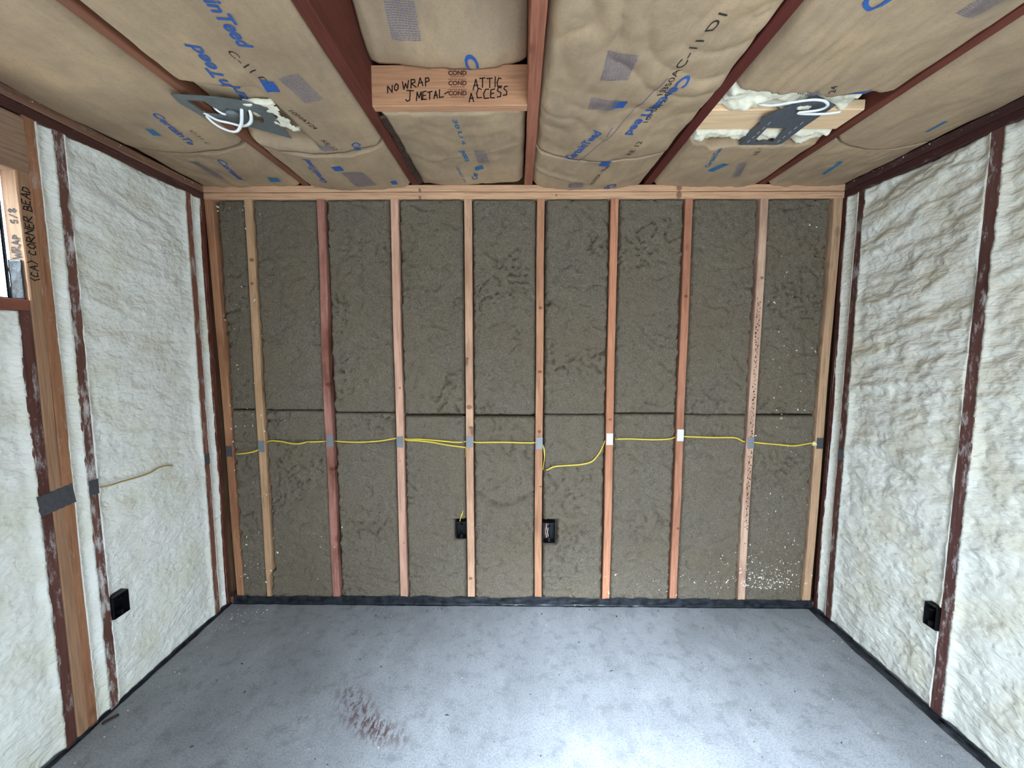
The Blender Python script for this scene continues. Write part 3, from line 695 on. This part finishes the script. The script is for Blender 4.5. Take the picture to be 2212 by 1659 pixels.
batt(-1.278, -.714, YN, -.474, 804, 'kraft-faced batt beside the metal light plate, with large blue lettering', .028, 0, .02, ends=(0, 0), folds=f2, arc=-.46,
     items=[(LT(CT, (-.90, -1.36), (-.935, -1.065), .042, .014), M_INK), (LT(CT, (-1.105, -.72), (-1.045, -1.07), .042, .014), M_INK), (LT('C-11 D1', (-.985, -1.05), (-.955, -.89), .022), M_INKK),
            (RB((-.965, -.925), (-.975, -.87), .042), M_INK), (LT('10MAY24', (-.965, -.77), (-.94, -.62), .020), M_INKK), (LT('KE 12', (-.955, -.54), (-.935, -.45), .02), M_INKK),
            (LT('Certain', (-.845, -.50), (-.85, -.36), .036, .012), M_INK)]
     +smallblock((-.90, -.93), (-.88, -.80), .014, 3)+smallblock((-1.0, -.5), (-1.0, -.45), .012, 3), clip=(-1.27, -.72, -2, -.43))
def fm_(U, V, nz): return .004*np.exp(-((V+.33+.3*(U+.4)+.02*nz.n(U*9, V*0))/.006)**2)*sstep(-.6, -.45, U)+.004*nz.ridge(U*6, V*7, 2)*.6
batt(-.667, -.10, -.688, .02, 805, 'small kraft-faced batt between the written-on blocking and the back wall', .010, .012, .025, ends=(.012, .03), folds=fm_, amp=1.2,
     items=[(LT('30 U 4', (-.385, -.66), (-.375, -.44), .018, .01), M_INKT), (LT('teed', (-.36, -.28), (-.375, -.38), .030, .014), M_INKT), (LT('Cer', (-.345, -.06), (-.335, -.15), .03, .014), M_INKT),
            (RB((-.345, -.215), (-.34, -.175), .04), M_INKT), (LT('10MAY 24', (-.44, -.22), (-.42, -.05), .016), M_INKT)]+smallblock((-.33, -.38), (-.32, -.25), .010, 3))
def fu(U, V, nz): return -.10*sstep(-.75, -1.0, V)+.02*np.exp(-((U+.38)/.2)**2)
batt(-.667, -.10, YN, -.735, 806, 'deep-set kraft-faced batt above and behind the written-on blocking', .012, .152, .010, ends=(0, .0), folds=fu, amp=1.2,
     items=[(LT('Cert', (-.325, -.80), (-.29, -.62), .045, .014), M_INK)]+smallblock((-.56, -.83), (-.46, -.83), .018, 3), clip=(-.66, -.11, -1.5, -.738))
def f4(U, V, nz):
    r = np.hypot(U-.50, (V+1.18)); ang = np.arctan2(V+1.18, -(U-.50))
    w = np.abs(np.sin(r*24+2.6*nz.fbm(U*3, V*3, 2)))**.5*1.5-1*sstep(.22, .34, r)*sstep(.10, .26, U*0+(.62-U))*sstep(1.5, .4, ang)*sstep(-.35, .1, ang)
    s = .009*np.exp(-((V+.30-(U+.05)*.9+1.2*(U+.05)**2)/.016)**2)*sstep(.35, .1, U)
    return .011*w*(.55+.6*nz.n(U*4+3, V*4))*(.25+.75*sstep(-.55, -.85, V))+s-.012*sstep(-.15, -.3, U*0)+.006*nz.fbm(U*7, V*5, 3)
batt(-.0525, .556, -.392, .02, 807, 'kraft-faced batt with black date print, right of the lighter brown joist at the back wall', .030, 0, .025, ends=(0, .015), arc=-.40, folds=lambda U, V, nz: .008*np.exp(-((V+.22-(U+.05)*.45)/.018)**2)*sstep(.3, .05, U),
     items=[(RB((.26, -.35), (.25, -.30), .045), M_INK), (LT('10350A 19:49', (.262, -.07), (.31, -.30), .020), M_INKK), (LT('Cer', (.36, -.09), (.33, .02), .045, .012), M_INK)]+smallblock((.14, -.04), (.22, -.04), .012, 3), clip=(-.04, .55, -.35, 0))
batt(-.0525, .556, YN, -.413, 808, 'rumpled kraft-faced batt with two large blue words and black codes', .034, 0, .03, ends=(0, 0), arc=-.40, folds=f4,
     items=[(LT(CT, (.112, -.365), (.20, -.625), .036, .014), M_INK), (LT(CT, (.385, -.955), (.295, -.60), .036, .014), M_INK), (RB((.205, -.82), (.20, -.775), .045), M_INK),
            (LT('10MAY24', (.365, -.66), (.385, -.85), .021), M_INKK), (LT('10350A', (.355, -.84), (.365, -.98), .020), M_INKK), (LT('C-11 D1', (.362, -.99), (.40, -1.19), .026), M_INKK), (LT('KE 12', (.372, -.40), (.39, -.53), .022), M_INKK),
            (RB((.225, -.595), (.235, -.66), .004), M_INKF), (RB((.145, -.35), (.25, -.63), .003), M_INKF), (RB((.25, -.63), (.34, -.95), .003), M_INKF)]
     +smallblock((.13, -.93), (.22, -.93), .016, 4)+smallblock((.12, -.83), (.12, -.76), .014, 4)+smallblock((.10, -1.25), (.2, -1.25), .02, 3), clip=(-.04, .55, -2, -.35))
def ragged(y, s, seed):
    nn = Noise(seed)
    def f(U, V): return U, V+s*np.exp(-((V-y)/.05)**2)*(nn.fbm(U*9, U*0+2, 4)*.03)
    return f
batt(.602, 1.180, -.452, .02, 809, 'kraft-faced batt between the torn opening and the back wall', .020, 0, .025, ends=(.008, .012), uvfn=ragged(-.452, .7, 5),
     items=[(LT(CT, (.79, -.26), (.76, -.46), .022, .012), M_INKT), (RB((.84, -.30), (.80, -.22), .04), M_INKT), (LT('KE 12', (.95, -.38), (.93, -.47), .02), M_INKK)]+smallblock((1.0, -.15), (.95, -.3), .01, 2))
def f5(U, V, nz): return .003*np.sin((U*1.2+V*.1)*120)*np.exp(-((U-.75)/.12)**2)+.0035*np.exp(-((U-.78-.05*V)/.005)**2)
batt(.602, 1.180, YN, -.800, 810, 'creased kraft-faced batt between the torn opening and the doorway side', .026, 0, .03, ends=(0, .028), folds=f5, uvfn=ragged(-.800, 1, 6),
     items=[(LT('CertainTeed', (.79, -1.17), (.83, -1.55), .062, .014), M_INK), (LT('24', (.94, -.84), (.92, -.88), .02), M_INKK), (RB((.94, -.80), (1.06, -.84), .012), M_INK)]+smallblock((.93, -.80), (.87, -.86), .015, 3)+smallblock((1.0, -1.16), (1.07, -1.14), .02, 3))
batt(1.220, XR+.01, -.472, .02, 811, 'kraft-faced batt in the rightmost ceiling bay, against the back wall', .018, .0, .02, ends=(0, .03), amp=1.2, arc=-.48,
     items=[(RB((1.42, -.16), (1.40, -.30), .018), M_INKT)])
batt(1.220, XR+.01, YN, -.488, 812, 'kraft-faced batt in the rightmost ceiling bay, nearer the doorway', .024, 0, .02, ends=(0, 0), arc=-.48,
     items=[(RB((1.515, -.58), (1.51, -.66), .016), M_INKT)])

# torn opening: glass fibre, block and bracket
def fluff(name, a, b, y0, y1, z, seed, label, amp=.02):
    nz = Noise(seed)
    def hf(U, V):
        e = np.minimum(np.minimum(U-a, b-U), np.minimum(V-y0, y1-V))
        return -z+amp*nz.fbm(U*12, V*14, 4)+.006*nz.n(U*60, V*60)-.03*(1-sstep(0, .02, e))
    o, s = sheet(name, a, b, y0, y1, .007, hf, pceil, M_FIBRE, .04, True); tag(o, label, 'insulation', 'torn insulation in the ceiling'); return o
fluff('torn_insulation', .600, 1.10, -.82, -.672, .006, 41, 'strip of cream torn insulation on the doorway side of the pale block')
fluff('torn_insulation', .600, 1.182, -.535, -.44, .004, 42, 'strip of cream torn insulation on the back wall side of the pale block')
lb = lumber('light_block', 'backh', (.600, -.605, H+.030), .577, .14, .038, wood((238, 202, 160), 'lb', .16, .6, grain=.18), 44, 'pale flat wooden block across the torn opening in the ceiling', 'wooden block', warp=.0)
# lay the block flat: width along y, thickness up
lb.matrix_local = cols((0, 1, 0), (0, 0, 1), (1, 0, 0), (.600, -.605, H+.010))
def quadpoly(*p): return list(p)
br = add('light_bracket', plate_mesh('light_bracket', [(.832, -.452), (1.006, -.452), (1.008, -.60), (1.02, -.74), (.905, -.80), (.80, -.66), (.826, -.60)],
      [[(.865, -.590), (.945, -.587), (.956, -.476), (.876, -.476)]], .003), M_GALV_D, loc=(0, 0, H-.010))
tag(br, 'dark grey metal bracket with a rectangular window below the pale block', 'metal bracket')
V = []; Fs = []
for (x0, x1) in ((.842, .862), (.966, .992)):
    for i in range(5):
        y = -.475-i*.035; b0 = len(V); xm = (x0+x1)/2
        V += [(xm-.002, y, -.0022), (xm+.002, y, -.0022), (xm+.001, y-.02, -.0022), (xm-.003, y-.02, -.0022)]; Fs.append((b0, b0+1, b0+2, b0+3))
add('slots', mesh('slots', V, Fs), simple('slot_light', (196, 190, 176), .6), br)
for sx_ in (.828, 1.004):
    add('side_flange', boxes('side_flange', [(sx_-.0015, sx_+.0015, -.60, -.455, -.001, .014)]), M_GALV_D, br)
wc = add('white_cable', tube_mesh('white_cable', [(1.052, -.722, H-.024), (1.0, -.716, H-.027), (.93, -.716, H-.027), (.90, -.722, H-.026), (.955, -.745, H-.03), (.965, -.775, H-.032), (.935, -.800, H-.030), (.89, -.80, H-.026), (.84, -.775, H-.020), (.79, -.735, H-.008), (.74, -.70, H+.02)], (.0055, .003)), M_WHITE)
tag(wc, 'looped white cable hanging at the torn opening above the dark bracket', 'cable', 'white cables of the ceiling lights')
fp = fluff('torn_insulation', .875, .955, -.775, -.700, -.016, 45, 'small pale tuft of insulation inside the looped white cable', .008)

# left light plate
PL = [(-1.325, -.843), (-1.187, -.827), (-1.094, -.800), (-1.040, -.760), (-1.072, -.540), (-1.194, -.635), (-1.32, -.700), (-1.338, -.788)]
hole1 = [(-1.299, -.806), (-1.241, -.799), (-1.226, -.715), (-1.293, -.728)]
hole2 = [(-1.122+.024*math.cos(t)-.004*math.sin(t), -.700+.042*math.sin(t)) for t in np.linspace(0, 2*math.pi, 20)[:-1]]
lp = add('light_mounting_plate', plate_mesh('light_mounting_plate', PL, [hole1, hole2], .002), M_GALV, loc=(0, 0, H-.020))
tag(lp, 'grey galvanised metal light plate fixed under the ceiling joist', 'light plate')
add('raised_rib', boxes('raised_rib', [(-1.30, -1.20, -.818, -.812, -.004, 0)], .001), M_GALV, lp)
add('raised_rib', boxes('raised_rib', [(-1.29, -1.21, -.712, -.706, -.004, 0)], .001), M_GALV, lp)
add('knockout_cup', tube_mesh('knockout_cup', [(-1.185, -.735, .0), (-1.185, -.735, -.014)], .022, 16, 1), M_GALV, lp)
tf = fluff('torn_insulation', -1.150, -1.095, -.745, -.655, -.010+.002, 46, 'pale insulation showing through the round hole of the metal light plate', .004)
t2, _ = sheet('torn_insulation', -1.115, -1.005, -.785, -.60, .007, lambda U, V: .020+.006*Noise(3).fbm(U*20, V*20, 3), pceil, M_FIBRE, .018, True,
    keep=lambda U, V: (U > -1.055+.02*np.sin(V*60)) & (U < -1.012+.006*np.sin(V*90)) | ((V < -.765+.008*np.sin(U*70))))
tag(t2, 'pale torn insulation edge showing past the metal light plate', 'insulation', 'torn insulation in the ceiling')
w1 = add('white_cable', tube_mesh('white_cable', [(-1.245, -.775, H+.01), (-1.235, -.755, H-.02), (-1.215, -.738, H-.03), (-1.20, -.725, H-.02)], (.0055, .003)), M_WHITE)
tag(w1, 'short white cable end poking through the square window of the metal light plate', 'cable', 'white cables of the ceiling lights')
for q, (dx, r_) in enumerate(((0, 0), (.045, 1))):
    pts = [(-1.305, -.72, H-.012), (-1.298, -.69, H-.030), (-1.27, -.665, H-.045), (-1.225, -.665, H-.055), (-1.18, -.700, H-.05), (-1.145, -.745, H-.030), (-1.14, -.755, H-.01)]
    if q: pts = [(-1.30, -.728, H-.018), (-1.27, -.70, H-.030), (-1.23, -.688, H-.035), (-1.185, -.68, H-.042), (-1.14, -.705, H-.042), (-1.118, -.735, H-.030), (-1.12, -.75, H-.008)]
    w = add('white_cable', tube_mesh('white_cable', pts, (.0058, .0034)), M_WHITE)
    tag(w, ['lower drooping white cable loop under the metal light plate', 'upper thinner white cable loop just under the metal light plate'][q], 'cable', 'white cables of the ceiling lights')

# dark insulation scrap and recessed strip along the red-brown joist
ds, _ = sheet('torn_kraft_flap', -.665, -.640, -.665, -.03, .006, lambda U, V: .006+.004*Noise(8).fbm(U*40, V*14, 3)-.0*U, pceil, simple('dark_torn_facing', (62, 46, 38), .6, 0, .5, 60, .6), .01, True,
    uvfn=lambda U, V: (U+.006*Noise(12).n(V*12, V*0)+.004*np.sin(V*9), V))
tag(ds, 'dark curled edge of torn facing along the red-brown joist', 'torn facing')

# ------------------------------------------------------------------ black membrane along the floor
def membrane(name, pts_fn, length, n, hgt, lip, seed, label):
    nz = Noise(seed); V = []; prof = [(0, 0), (.25, 0), (.5, 0), (.75, 0), (1, 0), (1, .2), (1, .4), (1, .6), (1, .8), (1, 1)]
    for i in range(n+1):
        s = length*i/n
        for j, (a, b) in enumerate(prof):
            d = lip*(1-a)*(1+.35*float(nz.n(s*5, .5)))+.004+.004*float(nz.n(s*16, j*.9))+.010*b*(1-b)*float(nz.n(s*9, 4+j))*3
            z = .0025+hgt*b*(1+.16*float(nz.n(s*4, 2.5))+.12*float(nz.n(s*17, 6.5)))+.0022*float(nz.n(s*24, j*1.7+3))*(1 if b or a > .3 else .2)
            if a == 1 and b == 0: z += .002
            V.append(pts_fn(s, max(d, .0015), max(z, .0012)))
    P = len(prof); F_ = [(i*P+j, (i+1)*P+j, (i+1)*P+j+1, i*P+j+1) for i in range(n) for j in range(P-1)]
    o = add(name, mesh(name, V, F_, True), M_BLACK); tag(o, label, 'membrane', 'black membrane strips along the floor')
membrane('membrane_strip', lambda s, d, z: (XL+.02+s, -d, z), XR-XL-.03, 260, .050, .012, 61, 'black plastic membrane strip along the foot of the back wall')
membrane('membrane_strip', lambda s, d, z: (XL+d-.004, -s, z), -YF, 200, .012, .012, 62, 'thin black membrane strip along the foot of the left wall')
membrane('membrane_strip', lambda s, d, z: (XR-d, -s, z), -YF, 220, .014, .034, 63, 'broad black membrane strip along the foot of the right wall')

# ------------------------------------------------------------------ cables on the back wall
def cable(pts, label, r=(.0024, .0042), m=None, nm='yellow_cable', grp='yellow cables of the back wall'):
    o = add(nm, tube_mesh(nm, pts, r, 8, 8), m or M_YEL); return tag(o, label, 'cable', grp)
cable([(-1.79, .02, .925), (-1.76, -.004, .928), (-1.70, -.006, .935), (-1.66, .006, .945), (-1.626, .03, .965), (-1.59, .012, 1.0), (-1.52, .010, 1.0), (-1.45, -.004, .992), (-1.40, -.006, .990), (-1.36, .006, .997),
       (-1.28, .008, 1.0), (-1.22, .03, 1.0), (-1.17, .000, 1.003), (-1.05, -.004, 1.0), (-.93, -.005, 1.008), (-.86, .004, 1.018), (-.8128, .03, 1.02), (-.77, .0, 1.018), (-.70, -.008, 1.020), (-.60, -.008, 1.013), (-.47, -.006, 1.002), (-.4064, .03, 1.003),
       (-.36, -.004, 1.002), (-.2, -.007, 1.004), (-.06, -.005, 1.0), (0, .03, .995), (.022, .006, .98), (.030, -.006, .93), (.026, -.004, .88), (.022, .004, .84)], 'long yellow cable running from the left corner to the orange-brown stud')
cable([(-.79, .012, 1.014), (-.76, -.012, 1.014), (-.70, -.014, 1.012), (-.62, -.014, 1.003), (-.52, -.012, .985), (-.45, -.008, .975), (-.43, .01, .962), (-.436, .03, .90)], 'second yellow cable dipping to the pale knotty stud')
cable([(-.448, .02, .60), (-.452, .0, .575), (-.462, -.004, .55), (-.468, .004, .522)], 'short yellow cable end dropping into the left outlet box')
cable([(.042, .012, .835), (.05, -.006, .842), (.09, -.010, .862), (.16, -.010, .868), (.24, -.010, .875), (.30, -.010, .890), (.335, -.008, .925), (.36, -.004, .965), (.385, .02, 1.01)], 'low yellow cable rising to the orange stud')
cable([(.44, .006, 1.022), (.52, -.009, 1.027), (.66, -.010, 1.023), (.75, -.008, 1.028), (.8128, .03, 1.035), (.86, -.004, 1.04), (1.0, -.010, 1.037), (1.12, -.009, 1.036), (1.17, -.006, 1.015), (1.2192, .03, 1.005), (1.27, -.004, 1.005), (1.36, -.010, .998), (1.46, -.009, .990), (1.53, -.006, 1.0), (1.575, .004, 1.005)], 'yellow cable from the orange stud to the right corner')
fy = bmesh.new(); bmesh.ops.create_icosphere(fy, subdivisions=3, radius=.013); me = bpy.data.meshes.new('foam_plug')
for v in fy.verts: v.co *= 1+.14*math.sin(v.co.x*400+v.co.z*250)
fy.to_mesh(me); fy.free(); me.polygons.foreach_set('use_smooth', [True]*len(me.polygons))
tag(add('foam_plug', me, simple('yellow_foam_plug', (222, 216, 160), .6), loc=(1.578, -.008, 1.003)), 'small pale yellow foam plug where the cable enters the right corner stud', 'foam plug')
lc = cable([(XL-.01, -.700, .972), (XL+.006, -.66, .968), (XL+.006, -.60, .966), (XL+.006, -.54, .962), (XL+.007, -.47, .962), (XL+.006, -.42, .972), (XL+.005, -.37, .968), (XL-.001, -.33, .955)], 'yellow cable half buried in the left wall foam', (.0045, .003), simple('dusty_yellow_cable', (168, 146, 84), .7), grp=None)

# ------------------------------------------------------------------ outlet boxes
def outlet(loc, ori, w, h, d, label, wires, proud=.004):
    t = .003; me = boxes('outlet_box', [(-w/2, -w/2+t, -proud, d, 0, h), (w/2-t, w/2, -proud, d, 0, h), (-w/2+t, w/2-t, -proud, d, 0, t), (-w/2+t, w/2-t, -proud, d, h-t, h), (-w/2+t, w/2-t, d-t, d, t, h-t)])
    x, y, z = ORI[ori]; o = add('outlet_box', me, M_BOX, mat=cols(x, y, z, loc)); tag(o, label, 'outlet box')
    for (q0, q1) in ((h*.18, h*.26), (h*.74, h*.82)):
        add('mounting_tab', boxes('mounting_tab', [(-.006, .006, -proud-.001, .012, q0-.012*(q0 < h/2)*1, q1)], .0008), M_BOX, o)
    for i, (c, x0) in enumerate(wires):
        add('wire', tube_mesh('wire', [(x0, d-.006, h*.92), (x0+.003, d*.45, h*.75), (x0-.002, d*.2, h*.5), (x0+.004, d*.3, h*.22), (x0, d-.006, h*.12)], .0018, 6), c, o)
    return o
M_COP = simple('bare_copper', (184, 110, 78), .4, .6)
outlet((-.458, 0, .418), 'back', .064, .104, .05, 'black outlet box on the left side of the pale knotty stud', [(M_BOX, .0)])
outlet((.061, 0, .394), 'back', .075, .124, .05, 'black outlet box with loose wires beside the orange-brown stud', [(M_WHITE, -.016), (M_COP, -.024), (M_BOX, .006), (M_WHITE, -.006)])
outlet((XL, -.655, .385), 'left', .070, .098, .05, 'black outlet box in the left wall foam', [], .010)
outlet((XR, -.656, .362), 'right', .052, .100, .05, 'black outlet box in the right wall foam', [], .010)

# ------------------------------------------------------------------ foam crumbs and debris (uncountable)
def flecks(name, P, Nn, label, seed, m, smin=.0012, smax=.005):
    r = np.random.RandomState(seed); V = []; Fs = []
    for p in P:
        s = smin+(smax-smin)*r.rand()**2.6; a = r.rand()*6.28; k = 1+1.6*r.rand(); n = Vector(Nn)
        t = Vector((0, 0, 1)) if abs(n.z) < .5 else Vector((1, 0, 0)); b_ = n.cross(t); u = t*math.cos(a)+b_*math.sin(a); w = n.cross(u)
        b0 = len(V); p = Vector(p)
        for i in range(5):
            an = 6.28*i/5; V.append(p+u*s*k*math.cos(an)*(.7+.5*r.rand())+w*s*math.sin(an)*(.7+.5*r.rand())-n*.002)
        V.append(p+n*s*.8); Fs += [(b0+i, b0+(i+1) % 5, b0+5) for i in range(5)]+[tuple(b0+4-i for i in range(5))]
    o = add(name, mesh(name, V, Fs), m); tag(o, label, 'crumbs', kind='stuff')
def wall_y(x, z):
    for k in list(range(-4, 4)):
        if abs(x-k*S) < .023: return -.001
    if x < -1.79 or x > 1.585: return -.001
    for a, b, z0, z1, s in wool_samples:
        if a <= x <= b and z0 <= z <= z1: return -float(s(x, z))-.0005
    return .01
r = np.random.RandomState(77); P = []
for _ in range(230):
    x = -1.80+.17*r.rand()**1.1 if r.rand() < .75 else -1.62+.5*r.rand()**2
    z = [2.28+.1*r.rand(), .15+2.1*r.rand(), .1+.35*r.rand(), 1.05+.15*r.rand()][r.choice(4, p=[.12, .5, .25, .13])]
    P.append((x, z))
for _ in range(420): P.append((1.37+r.randn()*.11, .11+abs(r.randn())*.10))
for _ in range(120): P.append((1.40+r.randn()*.10, .3+1.2*r.rand()**1.5))
for _ in range(50): P.append((1.0+.25*r.rand(), .10+.2*r.rand()))
for _ in range(50): P.append((.3+.8*r.rand(), .06+.14*r.rand()))
for _ in range(60): P.append((1.25+.33*r.rand(), 1.5+.8*r.rand()))
P = [(x, z) for x, z in P if -1.83 < x < 1.63 and .045 < z < 2.33]
flecks('foam_crumbs', [(x, wall_y(x, z), z) for x, z in P], (0, -1, 0), 'white foam crumbs sprayed on the back wall insulation near both corners', 3, M_FLECK, .0012, .0055)
Q = []
for _ in range(60): Q.append((-1.82+abs(r.randn())*.16, -.03-abs(r.randn())*.12))
for _ in range(35): Q.append((XL+.05+abs(r.randn())*.05, -1.1*r.rand()))
for _ in range(70): Q.append((-1.7+3.2*r.rand(), -.05-1.2*r.rand()))
for _ in range(26): Q.append((1.60-abs(r.randn())*.14, -.03-.9*r.rand()))
flecks('foam_crumbs', [(x, y, .001) for x, y in Q if -1.85 < x < 1.60], (0, 0, 1), 'white foam crumbs scattered on the concrete floor along the walls', 4, M_FLECK, .0008, .0034)
Q = [(-1.6+3.1*r.rand(), -.03-1.2*r.rand()) for _ in range(130)]
flecks('dark_crumbs', [(x, y, .001) for x, y in Q], (0, 0, 1), 'small dark crumbs of dirt scattered over the concrete floor', 5, simple('dirt_crumb', (62, 54, 50), .9), .0012, .0052)

def edge_pts(x, z, n, seed, y0=-.05, y1=-1.2):
    r = np.random.RandomState(seed); return [(x, y0+(y1-y0)*r.rand(), z+.004*r.randn()) for _ in range(n)]
flecks('foam_crumbs', edge_pts(XL+.0005, H-.012, 46, 11), (1, 0, 0), 'white foam crumbs stuck along the top of the left wall', 12, M_FLECK, .0008, .0036)
flecks('foam_crumbs', edge_pts(XR-.0005, H-.012, 46, 13), (-1, 0, 0), 'white foam crumbs stuck along the top of the right wall', 14, M_FLECK, .0008, .0036)
sp = add('wood_splinter', tube_mesh('wood_splinter', [(-1.838, -.797, .006), (-1.832, -.785, .007), (-1.820, -.765, .0065), (-1.812, -.753, .006)], (.006, .005), 6, 3), simple('dark_splinter', (54, 42, 38), .8))
tag(sp, 'dark wooden splinter lying on the concrete beside the left wall', 'wood splinter')
